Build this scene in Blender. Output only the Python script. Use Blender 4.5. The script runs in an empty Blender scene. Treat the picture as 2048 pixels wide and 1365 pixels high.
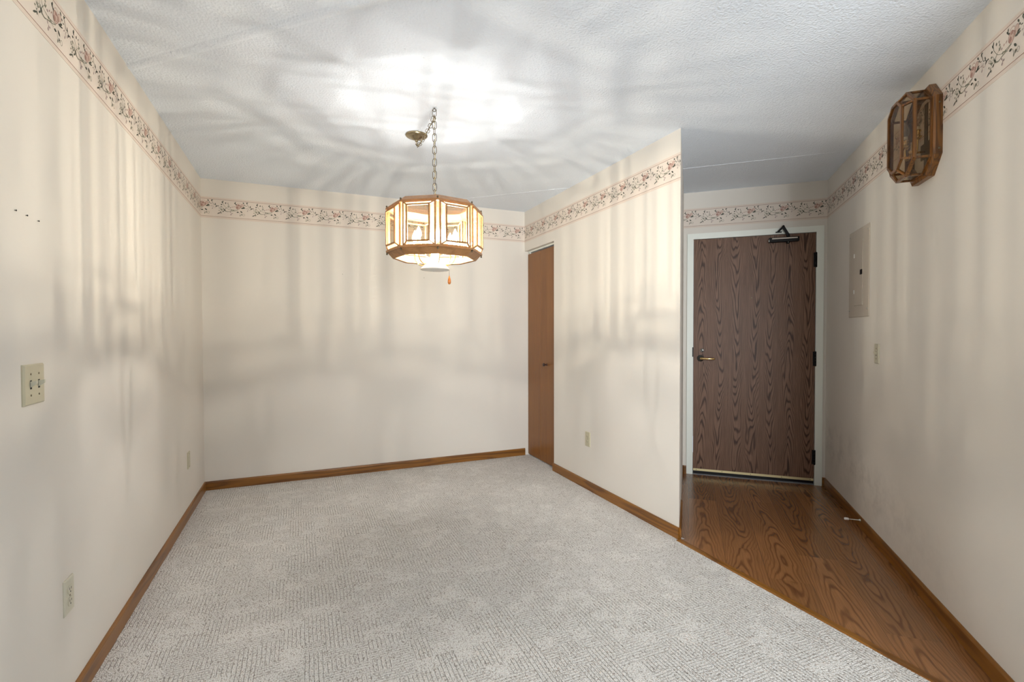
import bpy, bmesh, math, random
from mathutils import Matrix, Vector

random.seed(7)
SC = bpy.context.scene
COL = SC.collection
# ------------------------------------------------------------------ camera, light, exposure
FPX, PITCH, ROLL, CAMH, YAW = 975.875, -0.01835, -0.00201, 1.2392, 0.40753
cam_data = bpy.data.cameras.new('camera')
cam = bpy.data.objects.new('camera', cam_data)
COL.objects.link(cam)
cam_data.sensor_width = 36.0
cam_data.lens = FPX / 2048 * 36.0
cam_data.clip_start = 0.02
cam.matrix_world = (Matrix.Translation((0, 0, CAMH)) @ Matrix.Rotation(-YAW, 4, 'Z')
                    @ Matrix.Rotation(math.pi / 2 + PITCH, 4, 'X') @ Matrix.Rotation(ROLL, 4, 'Z'))
SC.camera = cam

world = bpy.data.worlds.new('daylight_world')
SC.world = world
world.use_nodes = True
world.node_tree.nodes['Background'].inputs[0].default_value = (0.75, 0.86, 1.0, 1)
world.node_tree.nodes['Background'].inputs[1].default_value = 0.6

FILAMENT_STRENGTH = 17000.0   # filaments of the six clear candle bulbs
BULB_GLOW = 8.0
BULB_COLOR = (1.0, 0.95, 0.885, 1)
FILL_POWER = 158.0


def area_light(name, loc, rot, sx, sy, power, color, spread=180):
    ld = bpy.data.lights.new(name, 'AREA')
    ld.shape = 'RECTANGLE'
    ld.size, ld.size_y, ld.energy, ld.color = sx, sy, power, color
    ld.spread = math.radians(spread)
    o = bpy.data.objects.new(name, ld)
    COL.objects.link(o)
    o.location, o.rotation_euler = loc, rot
    return o


# area lights added as daylight from invented windows; the first aimed at the hall
area_light('added_hall_fill', (0.3, -3.00, 1.45), (math.pi / 2, 0, math.radians(-45)), 2.2, 1.9, FILL_POWER, (0.93, 0.97, 1.0), 100)
area_light('added_side_fill', (4.92, -1.8, 1.45), (math.pi / 2, 0, math.pi / 2), 2.2, 1.9, FILL_POWER * 0.38, (0.90, 0.96, 1.0))

SC.view_settings.view_transform = 'Standard'
SC.view_settings.look = 'None'
SC.view_settings.gamma = 1.0
SC.view_settings.use_curve_mapping = False
SC.view_settings.exposure = 0.06
SC.cycles.use_denoising = True
SC.cycles.max_bounces = 10
SC.cycles.diffuse_bounces = 6
SC.cycles.transparent_max_bounces = 24
SC.cycles.sample_clamp_indirect = 6.0
SC.cycles.caustics_reflective = False
SC.cycles.caustics_refractive = False

# ------------------------------------------------------------------ measured room
H = 2.44
XL, YB, XP, YC = -0.70758, 4.45195, 2.0619, 2.26278
A2 = 0.75614
HD = Vector((math.sin(A2), math.cos(A2), 0))       # along the entry hall, away from the camera
HR = Vector((math.cos(A2), -math.sin(A2), 0))      # across the hall, to the right
E_ = Vector((3.84244, 2.57795, 0))                 # far right corner of the hall
D_ = E_ - HR * 1.07694                             # far left corner of the hall
C_ = Vector((XP, YC, 0))                           # free end of the partition
BT, BB, BH = 2.2857, 2.1513, 0.0682
UP = Vector((0, 0, 1))


def frame(o, x, y=UP):
    x = Vector(x).normalized(); y = Vector(y).normalized(); z = x.cross(y)
    m = Matrix((x, y, z)).transposed().to_4x4()
    m.translation = Vector(o)
    return m


W_LEFT = frame((XL, 0, 0), (0, 1, 0))        # u = y
W_BACK = frame((0, YB, 0), (1, 0, 0))        # u = x
W_PART = frame((XP, 0, 0), (0, -1, 0))       # u = -y
W_DOOR = frame(E_, HR)                       # u <= 0
W_RIGHT = frame(E_, -HD)                     # u >= 0 towards the camera
W_HALL = frame(C_, HD)                       # u from the partition end


# ------------------------------------------------------------------ mesh builder
class MB:
    def __init__(s):
        s.v, s.f, s.m, s.mi, s.sm = [], [], [], 0, []

    def add(s, vs, fs, smooth=False):
        b = len(s.v)
        s.v += [Vector(p) for p in vs]
        for f in fs:
            s.f.append([i + b for i in f]); s.m.append(s.mi); s.sm.append(smooth)

    def box(s, x0, x1, y0, y1, z0, z1, M=None, bev=0.0):
        if bev > 0:
            bm = bmesh.new()
            bmesh.ops.create_cube(bm, size=1)
            for v in bm.verts:
                v.co = Vector(((x0 + x1) / 2 + v.co.x * (x1 - x0), (y0 + y1) / 2 + v.co.y * (y1 - y0),
                               (z0 + z1) / 2 + v.co.z * (z1 - z0)))
            bmesh.ops.bevel(bm, geom=bm.edges[:], offset=bev, segments=2, affect='EDGES', profile=0.6)
            bm.verts.index_update()
            vs = [v.co.copy() for v in bm.verts]
            fs = [[v.index for v in f.verts] for f in bm.faces]
            bm.free()
            if M: vs = [M @ v for v in vs]
            s.add(vs, fs); return s
        vs = [(x0, y0, z0), (x1, y0, z0), (x1, y1, z0), (x0, y1, z0), (x0, y0, z1), (x1, y0, z1), (x1, y1, z1), (x0, y1, z1)]
        if M: vs = [M @ Vector(v) for v in vs]
        s.add(vs, [(0, 3, 2, 1), (4, 5, 6, 7), (0, 1, 5, 4), (1, 2, 6, 5), (2, 3, 7, 6), (3, 0, 4, 7)])
        return s

    def prism(s, poly, z0, z1, M=None):
        n = len(poly)
        vs = [Vector((p[0], p[1], z0)) for p in poly] + [Vector((p[0], p[1], z1)) for p in poly]
        if M: vs = [M @ v for v in vs]
        s.add(vs, [list(range(n))[::-1], list(range(n, 2 * n))] + [(i, (i + 1) % n, (i + 1) % n + n, i + n) for i in range(n)])
        return s

    def loft(s, rings, closed=True, cap=True, smooth=False, wrap=False):
        """rings: lists of points; consecutive rings are bridged"""
        n = len(rings[0]); vs = [p for r in rings for p in r]; fs = []
        m = len(rings)
        for k in range(m if wrap else m - 1):
            for i in range(n if closed else n - 1):
                j = (i + 1) % n; a = k * n; b = ((k + 1) % m) * n
                fs.append((a + i, a + j, b + j, b + i))
        if cap and not wrap:
            fs.append(list(range(n))[::-1]); fs.append([(m - 1) * n + i for i in range(n)])
        s.add(vs, fs, smooth)
        return s

    def lathe(s, prof, M=None, seg=24, smooth=True, axis='Z'):
        rings = []
        for r, z in prof:
            ring = []
            for i in range(seg):
                a = 2 * math.pi * i / seg
                p = Vector((r * math.cos(a), r * math.sin(a), z))
                if axis == 'Y': p = Vector((p.x, p.z, -p.y))
                ring.append(M @ p if M else p)
            rings.append(ring)
        return s.loft(rings, smooth=smooth)

    def tube(s, pts, r, seg=8, closed=False, smooth=True, M=None):
        pts = [Vector(p) for p in pts]
        if M: pts = [M @ p for p in pts]
        n = len(pts); rings = []; prev = None
        for i, p in enumerate(pts):
            a = pts[(i - 1) % n] if (closed or i > 0) else p
            b = pts[(i + 1) % n] if (closed or i < n - 1) else p
            t = (b - a).normalized()
            if prev is None:
                q = Vector((0, 0, 1)) if abs(t.z) < 0.9 else Vector((1, 0, 0))
                u = t.cross(q).normalized()
            else:
                u = (prev - t * prev.dot(t)).normalized()
            prev = u; w = t.cross(u)
            rr = r[i] if isinstance(r, (list, tuple)) else r
            rings.append([p + (u * math.cos(2 * math.pi * k / seg) + w * math.sin(2 * math.pi * k / seg)) * rr for k in range(seg)])
        return s.loft(rings, cap=not closed, smooth=smooth, wrap=closed)

    def bar(s, a, b, w, d, nrm):
        """rectangular bar from a to b; w across, d along nrm (centred)"""
        a, b, nrm = Vector(a), Vector(b), Vector(nrm)
        t = (b - a).normalized(); nrm = (nrm - t * nrm.dot(t)).normalized(); sd = t.cross(nrm)
        vs = []
        for p in (a, b):
            for i, j in ((-1, -1), (1, -1), (1, 1), (-1, 1)):
                vs.append(p + sd * (i * w / 2) + nrm * (j * d / 2))
        s.add(vs, [(0, 3, 2, 1), (4, 5, 6, 7), (0, 1, 5, 4), (1, 2, 6, 5), (2, 3, 7, 6), (3, 0, 4, 7)])
        return s

    def sheet(s, pts, nrm, th):
        """thin plate with polygon outline pts, thickness th along nrm"""
        pts = [Vector(p) for p in pts]; nrm = Vector(nrm).normalized()
        n = len(pts)
        vs = [p - nrm * th / 2 for p in pts] + [p + nrm * th / 2 for p in pts]
        s.add(vs, [list(range(n))[::-1], list(range(n, 2 * n))] + [(i, (i + 1) % n, (i + 1) % n + n, i + n) for i in range(n)])
        return s

    def build(s, name, mats, parent=None, kind=None, label=None, category=None, fix=True):
        me = bpy.data.meshes.new(name)
        me.from_pydata([tuple(v) for v in s.v], [], s.f)
        if not isinstance(mats, (list, tuple)): mats = [mats]
        for m in mats: me.materials.append(m)
        me.polygons.foreach_set('material_index', s.m)
        me.polygons.foreach_set('use_smooth', s.sm)
        if fix:
            bm = bmesh.new(); bm.from_mesh(me)
            bmesh.ops.recalc_face_normals(bm, faces=bm.faces[:])
            bm.to_mesh(me); bm.free()
        me.update()
        o = bpy.data.objects.new(name, me)
        COL.objects.link(o)
        if parent: o.parent = parent
        tag(o, label, category, kind=kind)
        return o


def tag(o, label=None, category=None, group=None, kind=None):
    if label: o['label'] = label
    if category: o['category'] = category
    if group: o['group'] = group
    if kind: o['kind'] = kind
    return o


def thing(name, label, category, M, group=None):
    o = bpy.data.objects.new(name, None)
    o.empty_display_size = 0.05
    COL.objects.link(o)
    o.matrix_world = M
    return tag(o, label, category, group)


def copy_tree(o, parent=None):
    c = o.copy(); COL.objects.link(c)
    if parent: c.parent = parent
    for ch in [x for x in COL.objects if x.parent == o]:
        copy_tree(ch, c)
    return c


# ------------------------------------------------------------------ materials
def mat(name):
    m = bpy.data.materials.new(name); m.use_nodes = True
    nt = m.node_tree; b = nt.nodes['Principled BSDF']
    return m, nt, b


def simple(name, col, rough=0.5, metal=0.0, spec=None, coat=0.0):
    m, nt, b = mat(name)
    # slight procedural roughness variation keeps the surface from looking perfectly even
    n = nt.nodes.new('ShaderNodeTexNoise'); n.inputs['Scale'].default_value = 60
    tc = nt.nodes.new('ShaderNodeTexCoord'); nt.links.new(tc.outputs['Object'], n.inputs['Vector'])
    mr = nt.nodes.new('ShaderNodeMapRange')
    mr.inputs['To Min'].default_value = max(0, rough - 0.05); mr.inputs['To Max'].default_value = min(1, rough + 0.05)
    nt.links.new(n.outputs['Fac'], mr.inputs['Value']); nt.links.new(mr.outputs['Result'], b.inputs['Roughness'])
    b.inputs['Base Color'].default_value = (*col, 1)
    b.inputs['Metallic'].default_value = metal
    if coat: b.inputs['Coat Weight'].default_value = coat
    if spec is not None: b.inputs['Specular IOR Level'].default_value = spec
    return m


def N(nt, t, **k):
    n = nt.nodes.new(t)
    for a, v in k.items(): setattr(n, a, v)
    return n


def math_n(nt, op, a, b=None, c=None):
    n = N(nt, 'ShaderNodeMath', operation=op)
    for i, x in enumerate((a, b, c)):
        if x is None: continue
        if isinstance(x, (int, float)): n.inputs[i].default_value = x
        else: nt.links.new(x, n.inputs[i])
    return n.outputs[0]


def ramp(nt, fac, stops):
    r = N(nt, 'ShaderNodeValToRGB')
    el = r.color_ramp.elements
    while len(el) < len(stops): el.new(0.5)
    for e, (p, c) in zip(el, stops):
        e.position = p; e.color = (*c, 1) if len(c) == 3 else c
    nt.links.new(fac, r.inputs['Fac'])
    return r.outputs['Color']


def mixc(nt, fac, a, b, mode='MIX'):
    n = N(nt, 'ShaderNodeMix', data_type='RGBA', blend_type=mode)
    for sock, x in ((n.inputs['Factor'], fac), (n.inputs['A'], a), (n.inputs['B'], b)):
        if isinstance(x, (int, float)): sock.default_value = x
        elif isinstance(x, tuple): sock.default_value = (*x, 1) if len(x) == 3 else x
        else: nt.links.new(x, sock)
    return n.outputs['Result']


def coords(nt, scale=(1, 1, 1), rot=(0, 0, 0), loc=(0, 0, 0), src=None):
    mp = N(nt, 'ShaderNodeMapping')
    if src is None:
        tc = N(nt, 'ShaderNodeTexCoord'); src = tc.outputs['Object']
    nt.links.new(src, mp.inputs['Vector'])
    mp.inputs['Scale'].default_value = scale
    mp.inputs['Rotation'].default_value = rot
    mp.inputs['Location'].default_value = loc
    return mp.outputs['Vector']


def noise(nt, vec, scale, detail=3, rough=0.5, dist=0.0):
    n = N(nt, 'ShaderNodeTexNoise')
    n.inputs['Scale'].default_value = scale; n.inputs['Detail'].default_value = detail
    n.inputs['Roughness'].default_value = rough; n.inputs['Distortion'].default_value = dist
    nt.links.new(vec, n.inputs['Vector'])
    return n.outputs['Fac']


def bump(nt, b, h, strength, dist):
    n = N(nt, 'ShaderNodeBump')
    n.inputs['Strength'].default_value = strength; n.inputs['Distance'].default_value = dist
    nt.links.new(h, n.inputs['Height']); nt.links.new(n.outputs['Normal'], b.inputs['Normal'])


def wall_mat(name, col, stain=False):
    m, nt, b = mat(name)
    v = coords(nt)
    n1 = noise(nt, v, 220, 3); n2 = noise(nt, v, 2.2, 4)
    c = mixc(nt, n2, tuple(x * 0.965 for x in col), tuple(min(1, x * 1.03) for x in col))
    if stain:   # scuffs along the lower part of the hall wall
        tc = N(nt, 'ShaderNodeTexCoord')
        vv = coords(nt, src=tc.outputs['Object'], rot=(0, 0, -A2), loc=(0, 0, 0))
        sp = N(nt, 'ShaderNodeSeparateXYZ'); nt.links.new(tc.outputs['Object'], sp.inputs[0])
        dd = math_n(nt, 'ADD', math_n(nt, 'MULTIPLY', sp.outputs['X'], HD.x), math_n(nt, 'MULTIPLY', sp.outputs['Y'], HD.y))
        z = sp.outputs['Z']
        # band of grime: highest near the door, falling towards the camera
        zc = math_n(nt, 'ADD', math_n(nt, 'MULTIPLY', math_n(nt, 'SUBTRACT', dd, 3.5), 0.10), 0.30)
        d = math_n(nt, 'ABSOLUTE', math_n(nt, 'SUBTRACT', z, zc))
        mk = N(nt, 'ShaderNodeMapRange'); mk.inputs['From Min'].default_value = 0.24; mk.inputs['From Max'].default_value = 0.02
        nt.links.new(d, mk.inputs['Value'])
        mk2 = N(nt, 'ShaderNodeMapRange'); mk2.inputs['From Min'].default_value = 2.2; mk2.inputs['From Max'].default_value = 3.6
        nt.links.new(dd, mk2.inputs['Value'])
        gr = ramp(nt, noise(nt, v, 9, 6, 0.7), [(0.42, (0, 0, 0)), (0.72, (1, 1, 1))])
        fac = math_n(nt, 'MULTIPLY', math_n(nt, 'MULTIPLY', mk.outputs[0], mk2.outputs[0]), gr)
        c = mixc(nt, math_n(nt, 'MULTIPLY', fac, 0.5), c, (0.30, 0.28, 0.26))
    nt.links.new(c, b.inputs['Base Color'])
    b.inputs['Roughness'].default_value = 0.62
    b.inputs['Specular IOR Level'].default_value = 0.3
    bump(nt, b, n1, 0.12, 0.001)
    return m


def wood_mat(name, cols, along='Y', stretch=0.09, freq=7.0, rings=9.0, rough=0.35, fibre=0.5, coat=0.0, planks=None, seed=0.0, contrast=1.0, bands=None):
    """cathedral grain: contour lines of a noise field stretched along the grain"""
    dark, mid, light = cols
    m, nt, b = mat(name)
    tc = N(nt, 'ShaderNodeTexCoord')
    src = tc.outputs['Object']
    if planks:
        # planks = (direction vector, plank width): rotate so Y runs along the planks
        ang, wid = planks
        src = coords(nt, rot=(0, 0, ang), src=src)
    sp = N(nt, 'ShaderNodeSeparateXYZ'); nt.links.new(src, sp.inputs[0])
    ax = {'X': 0, 'Y': 1, 'Z': 2}[along]
    sc = [freq, freq, freq]; sc[ax] = freq * stretch
    tone = None
    if planks:
        idx = math_n(nt, 'FLOOR', math_n(nt, 'DIVIDE', sp.outputs['X'], wid))
        wn = N(nt, 'ShaderNodeTexWhiteNoise', noise_dimensions='1D'); nt.links.new(idx, wn.inputs['W'])
        joint = math_n(nt, 'FLOOR', math_n(nt, 'DIVIDE', math_n(nt, 'ADD', sp.outputs['Y'], math_n(nt, 'MULTIPLY', wn.outputs['Value'], 3.1)), 0.9))
        w2 = N(nt, 'ShaderNodeTexWhiteNoise', noise_dimensions='2D')
        cb = N(nt, 'ShaderNodeCombineXYZ'); nt.links.new(idx, cb.inputs[0]); nt.links.new(joint, cb.inputs[1])
        nt.links.new(cb.outputs[0], w2.inputs['Vector'])
        tone = w2.outputs['Value']
        off = N(nt, 'ShaderNodeCombineXYZ')
        nt.links.new(math_n(nt, 'MULTIPLY', tone, 37.0), off.inputs[0]); nt.links.new(math_n(nt, 'MULTIPLY', tone, 11.0), off.inputs[2])
        va = N(nt, 'ShaderNodeVectorMath', operation='ADD'); nt.links.new(src, va.inputs[0]); nt.links.new(off.outputs[0], va.inputs[1])
        src = va.outputs[0]
    v = coords(nt, scale=tuple(sc), loc=(seed, seed * 0.7, seed * 1.3), src=src)
    wob = noise(nt, v, 3.0, 2)
    f0 = noise(nt, v, 1.0, 1.5, 0.4)
    t = math_n(nt, 'ADD', math_n(nt, 'MULTIPLY', f0, rings), math_n(nt, 'MULTIPLY', wob, rings * 0.07))
    fr = math_n(nt, 'FRACT', t)
    line = ramp(nt, fr, [(0.0, (1, 1, 1)), (0.10, (0.85, 0.85, 0.85)), (0.30, (0.15, 0.15, 0.15)), (0.75, (0, 0, 0)), (1.0, (0.75, 0.75, 0.75))])
    fs = [420.0, 420.0, 420.0]; fs[ax] = 6.0
    fv = coords(nt, scale=tuple(fs), src=src)
    fb = noise(nt, fv, 1.0, 2)
    bs = [16.0, 16.0, 16.0]; bs[ax] = 0.8
    br = noise(nt, coords(nt, scale=tuple(bs), src=src), 1.0, 2)
    if bands:
        vb = ramp(nt, br, [(0.38, (0.15, 0.15, 0.15)), (0.62, (1, 1, 1))])
        line = mixc(nt, 1.0, line, vb, 'MULTIPLY')
    base = mixc(nt, br, mid, light)
    c = mixc(nt, math_n(nt, 'MULTIPLY', line, 0.85 * contrast), base, dark)
    fbr = ramp(nt, fb, [(0.35, (1 - fibre * 0.55,) * 3), (0.65, (1.0, 1.0, 1.0))])
    c = mixc(nt, 1.0, c, fbr, 'MULTIPLY')
    if tone is not None:
        tr = N(nt, 'ShaderNodeMapRange'); tr.inputs['To Min'].default_value = 0.74; tr.inputs['To Max'].default_value = 1.12
        nt.links.new(tone, tr.inputs['Value'])
        cbn = N(nt, 'ShaderNodeCombineColor')
        for i in range(3): nt.links.new(tr.outputs[0], cbn.inputs[i])
        c = mixc(nt, 1.0, c, cbn.outputs[0], 'MULTIPLY')
        # seam lines between planks
        fx = math_n(nt, 'FRACT', math_n(nt, 'DIVIDE', sp.outputs['X'], wid))
        sm = math_n(nt, 'LESS_THAN', math_n(nt, 'MINIMUM', fx, math_n(nt, 'SUBTRACT', 1.0, fx)), 0.006)
        c = mixc(nt, math_n(nt, 'MULTIPLY', sm, 0.6), c, (0.02, 0.01, 0.006))
    nt.links.new(c, b.inputs['Base Color'])
    b.inputs['Roughness'].default_value = rough
    if coat:
        b.inputs['Coat Weight'].default_value = coat; b.inputs['Coat Roughness'].default_value = 0.18
    bump(nt, b, line, 0.06, 0.0006)
    return m


def cathedral_mat(name, dark, mid, light, band, ky, kc, an, nsc, rough, coat=0.0, rot=0.0, planks=False, lines=0.9, fibre=0.5, seed=0.0, spec=0.5):
    """plain-sliced oak: nested arches in side-by-side strips; grain runs along local Y"""
    m, nt, b = mat(name)
    src = coords(nt, rot=(0, 0, rot), loc=(seed, seed * 1.7, 0))
    sp = N(nt, 'ShaderNodeSeparateXYZ'); nt.links.new(src, sp.inputs[0])
    X, Y = sp.outputs['X'], sp.outputs['Y']
    wv = noise(nt, coords(nt, scale=(2.0, 1.1, 1), src=src), 1.0, 1)
    xs = math_n(nt, 'ADD', X, math_n(nt, 'MULTIPLY', math_n(nt, 'SUBTRACT', wv, 0.5), 0.10 if not planks else 0.0))
    q = math_n(nt, 'DIVIDE', xs, band)
    idx = math_n(nt, 'FLOOR', q)
    wn = N(nt, 'ShaderNodeTexWhiteNoise', noise_dimensions='1D'); nt.links.new(idx, wn.inputs['W'])
    rnd = wn.outputs['Value']
    tone = rnd
    if planks:
        joint = math_n(nt, 'FLOOR', math_n(nt, 'DIVIDE', math_n(nt, 'ADD', Y, math_n(nt, 'MULTIPLY', rnd, 3.7)), 1.2))
        w2 = N(nt, 'ShaderNodeTexWhiteNoise', noise_dimensions='2D')
        cb = N(nt, 'ShaderNodeCombineXYZ'); nt.links.new(idx, cb.inputs[0]); nt.links.new(joint, cb.inputs[1])
        nt.links.new(cb.outputs[0], w2.inputs['Vector'])
        tone = w2.outputs['Value']
    # bowed centre line of each strip
    cn = N(nt, 'ShaderNodeCombineXYZ'); nt.links.new(math_n(nt, 'MULTIPLY', tone, 31.0), cn.inputs[0]); nt.links.new(math_n(nt, 'MULTIPLY', Y, 1.6), cn.inputs[1])
    bow = math_n(nt, 'MULTIPLY', math_n(nt, 'SUBTRACT', noise(nt, cn.outputs[0], 1.0, 1), 0.5), 0.55)
    dx = math_n(nt, 'ADD', math_n(nt, 'SUBTRACT', math_n(nt, 'FRACT', q), 0.5), bow)
    q2 = math_n(nt, 'MULTIPLY', math_n(nt, 'POWER', math_n(nt, 'ABSOLUTE', dx), 1.7), kc)
    sgn = math_n(nt, 'SUBTRACT', math_n(nt, 'MULTIPLY', math_n(nt, 'GREATER_THAN', tone, 0.45), 2.0), 1.0)
    off = N(nt, 'ShaderNodeCombineXYZ'); nt.links.new(math_n(nt, 'MULTIPLY', tone, 57.0), off.inputs[2])
    va = N(nt, 'ShaderNodeVectorMath', operation='ADD'); nt.links.new(coords(nt, scale=nsc, src=src), va.inputs[0]); nt.links.new(off.outputs[0], va.inputs[1])
    nz = math_n(nt, 'MULTIPLY', noise(nt, va.outputs[0], 1.0, 2, 0.55), an)
    t = math_n(nt, 'ADD', math_n(nt, 'ADD', math_n(nt, 'MULTIPLY', math_n(nt, 'MULTIPLY', Y, ky), sgn), q2), nz)
    fr = math_n(nt, 'FRACT', t)
    line = ramp(nt, fr, [(0.0, (1, 1, 1)), (0.14, (0.9, 0.9, 0.9)), (0.34, (0.1, 0.1, 0.1)), (0.8, (0, 0, 0)), (1.0, (0.9, 0.9, 0.9))])
    # arches show at the strip centres, quieter straight grain between them
    core = ramp(nt, math_n(nt, 'ABSOLUTE', dx), [(0.10, (1, 1, 1)), (0.42, (0.42, 0.42, 0.42))])
    line = mixc(nt, 1.0, line, core, 'MULTIPLY')
    fb = noise(nt, coords(nt, scale=(330, 7, 330), src=src), 1.0, 2)
    st = noise(nt, coords(nt, scale=(40, 1.2, 1), src=src), 1.0, 3, 0.6)
    base = mixc(nt, st, mid, light)
    base = mixc(nt, math_n(nt, 'MULTIPLY', core, 0.55), base, light)
    c = mixc(nt, math_n(nt, 'MULTIPLY', line, lines), base, dark)
    c = mixc(nt, 1.0, c, ramp(nt, fb, [(0.35, (1 - fibre * 0.55,) * 3), (0.65, (1, 1, 1))]), 'MULTIPLY')
    if planks:
        tr_ = N(nt, 'ShaderNodeMapRange'); tr_.inputs['To Min'].default_value = 0.78; tr_.inputs['To Max'].default_value = 1.12
        nt.links.new(tone, tr_.inputs['Value'])
        cc = N(nt, 'ShaderNodeCombineColor')
        for i in range(3): nt.links.new(tr_.outputs[0], cc.inputs[i])
        c = mixc(nt, 1.0, c, cc.outputs[0], 'MULTIPLY')
        fx = math_n(nt, 'FRACT', q)
        sm = math_n(nt, 'LESS_THAN', math_n(nt, 'MINIMUM', fx, math_n(nt, 'SUBTRACT', 1.0, fx)), 0.006)
        c = mixc(nt, math_n(nt, 'MULTIPLY', sm, 0.6), c, (0.03, 0.014, 0.006))
    nt.links.new(c, b.inputs['Base Color'])
    b.inputs['Roughness'].default_value = rough
    b.inputs['Specular IOR Level'].default_value = spec
    if coat:
        b.inputs['Coat Weight'].default_value = coat; b.inputs['Coat Roughness'].default_value = 0.2
    bump(nt, b, line, 0.05, 0.0005)
    return m


def ceiling_mat():
    m, nt, b = mat('textured_ceiling')
    v = coords(nt)
    n1 = noise(nt, v, 95, 5, 0.6)
    vo = N(nt, 'ShaderNodeTexVoronoi', feature='SMOOTH_F1'); vo.inputs['Scale'].default_value = 110
    nt.links.new(v, vo.inputs['Vector'])
    pits = noise(nt, v, 55, 6, 0.75)
    h = math_n(nt, 'ADD', math_n(nt, 'MULTIPLY', n1, 1.2), math_n(nt, 'MULTIPLY', vo.outputs['Distance'], 0.8))
    sp = ramp(nt, pits, [(0.26, (0.45, 0.45, 0.45)), (0.34, (1, 1, 1))])
    c = mixc(nt, 1.0, (0.80, 0.865, 0.95), sp, 'MULTIPLY')
    nt.links.new(c, b.inputs['Base Color'])
    b.inputs['Roughness'].default_value = 0.85
    b.inputs['Specular IOR Level'].default_value = 0.15
    bump(nt, b, h, 0.75, 0.005)
    return m


def carpet_mat():
    m, nt, b = mat('looped_carpet')
    v = coords(nt)
    warp = noise(nt, v, 5, 2)
    # cut-and-loop rows: groove lines running with the room, broken up into tufted blocks
    sp = N(nt, 'ShaderNodeSeparateXYZ'); nt.links.new(v, sp.inputs[0])
    x = math_n(nt, 'ADD', sp.outputs['X'], math_n(nt, 'MULTIPLY', warp, 0.012))
    y = math_n(nt, 'ADD', sp.outputs['Y'], math_n(nt, 'MULTIPLY', warp, 0.02))
    gx = math_n(nt, 'ABSOLUTE', math_n(nt, 'SUBTRACT', math_n(nt, 'FRACT', math_n(nt, 'DIVIDE', x, 0.0155)), 0.5))
    gy = math_n(nt, 'ABSOLUTE', math_n(nt, 'SUBTRACT', math_n(nt, 'FRACT', math_n(nt, 'DIVIDE', y, 0.0135)), 0.5))
    lx = ramp(nt, gx, [(0.0, (1, 1, 1)), (0.13, (0, 0, 0))])
    ly = ramp(nt, gy, [(0.0, (1, 1, 1)), (0.13, (0, 0, 0))])
    ck = N(nt, 'ShaderNodeTexWhiteNoise', noise_dimensions='2D')
    cb = N(nt, 'ShaderNodeCombineXYZ')
    nt.links.new(math_n(nt, 'FLOOR', math_n(nt, 'DIVIDE', x, 0.0775)), cb.inputs[0])
    nt.links.new(math_n(nt, 'FLOOR', math_n(nt, 'DIVIDE', y, 0.0675)), cb.inputs[1])
    nt.links.new(cb.outputs[0], ck.inputs['Vector'])
    selx = math_n(nt, 'GREATER_THAN', ck.outputs['Value'], 0.52)
    sely = math_n(nt, 'LESS_THAN', ck.outputs['Value'], 0.30)
    groove = math_n(nt, 'ADD', math_n(nt, 'MULTIPLY', lx, selx), math_n(nt, 'MULTIPLY', ly, sely))
    vo = N(nt, 'ShaderNodeTexVoronoi'); vo.inputs['Scale'].default_value = 215
    nt.links.new(coords(nt, scale=(1, 0.75, 1)), vo.inputs['Vector'])
    tuft = vo.outputs['Distance']
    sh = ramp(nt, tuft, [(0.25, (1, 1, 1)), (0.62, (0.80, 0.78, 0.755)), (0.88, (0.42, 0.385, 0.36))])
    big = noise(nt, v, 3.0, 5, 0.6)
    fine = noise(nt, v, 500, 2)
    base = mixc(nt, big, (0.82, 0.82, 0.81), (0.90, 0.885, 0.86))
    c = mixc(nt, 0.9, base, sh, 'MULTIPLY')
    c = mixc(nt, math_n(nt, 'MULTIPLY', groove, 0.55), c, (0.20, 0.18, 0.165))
    c = mixc(nt, 1.0, c, ramp(nt, fine, [(0.3, (0.86, 0.86, 0.86)), (0.7, (1.05, 1.04, 1.03))]), 'MULTIPLY')
    # a few pale rust stains in front of the closet
    st = ramp(nt, noise(nt, v, 4.5, 4, 0.65), [(0.66, (0, 0, 0)), (0.78, (1, 1, 1))])
    c = mixc(nt, math_n(nt, 'MULTIPLY', st, 0.22), c, (0.55, 0.40, 0.26))
    nt.links.new(c, b.inputs['Base Color'])
    b.inputs['Roughness'].default_value = 0.95
    b.inputs['Specular IOR Level'].default_value = 0.1
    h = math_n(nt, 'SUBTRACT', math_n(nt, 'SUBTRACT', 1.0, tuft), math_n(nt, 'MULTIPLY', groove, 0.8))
    bump(nt, b, h, 0.75, 0.006)
    return m


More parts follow.
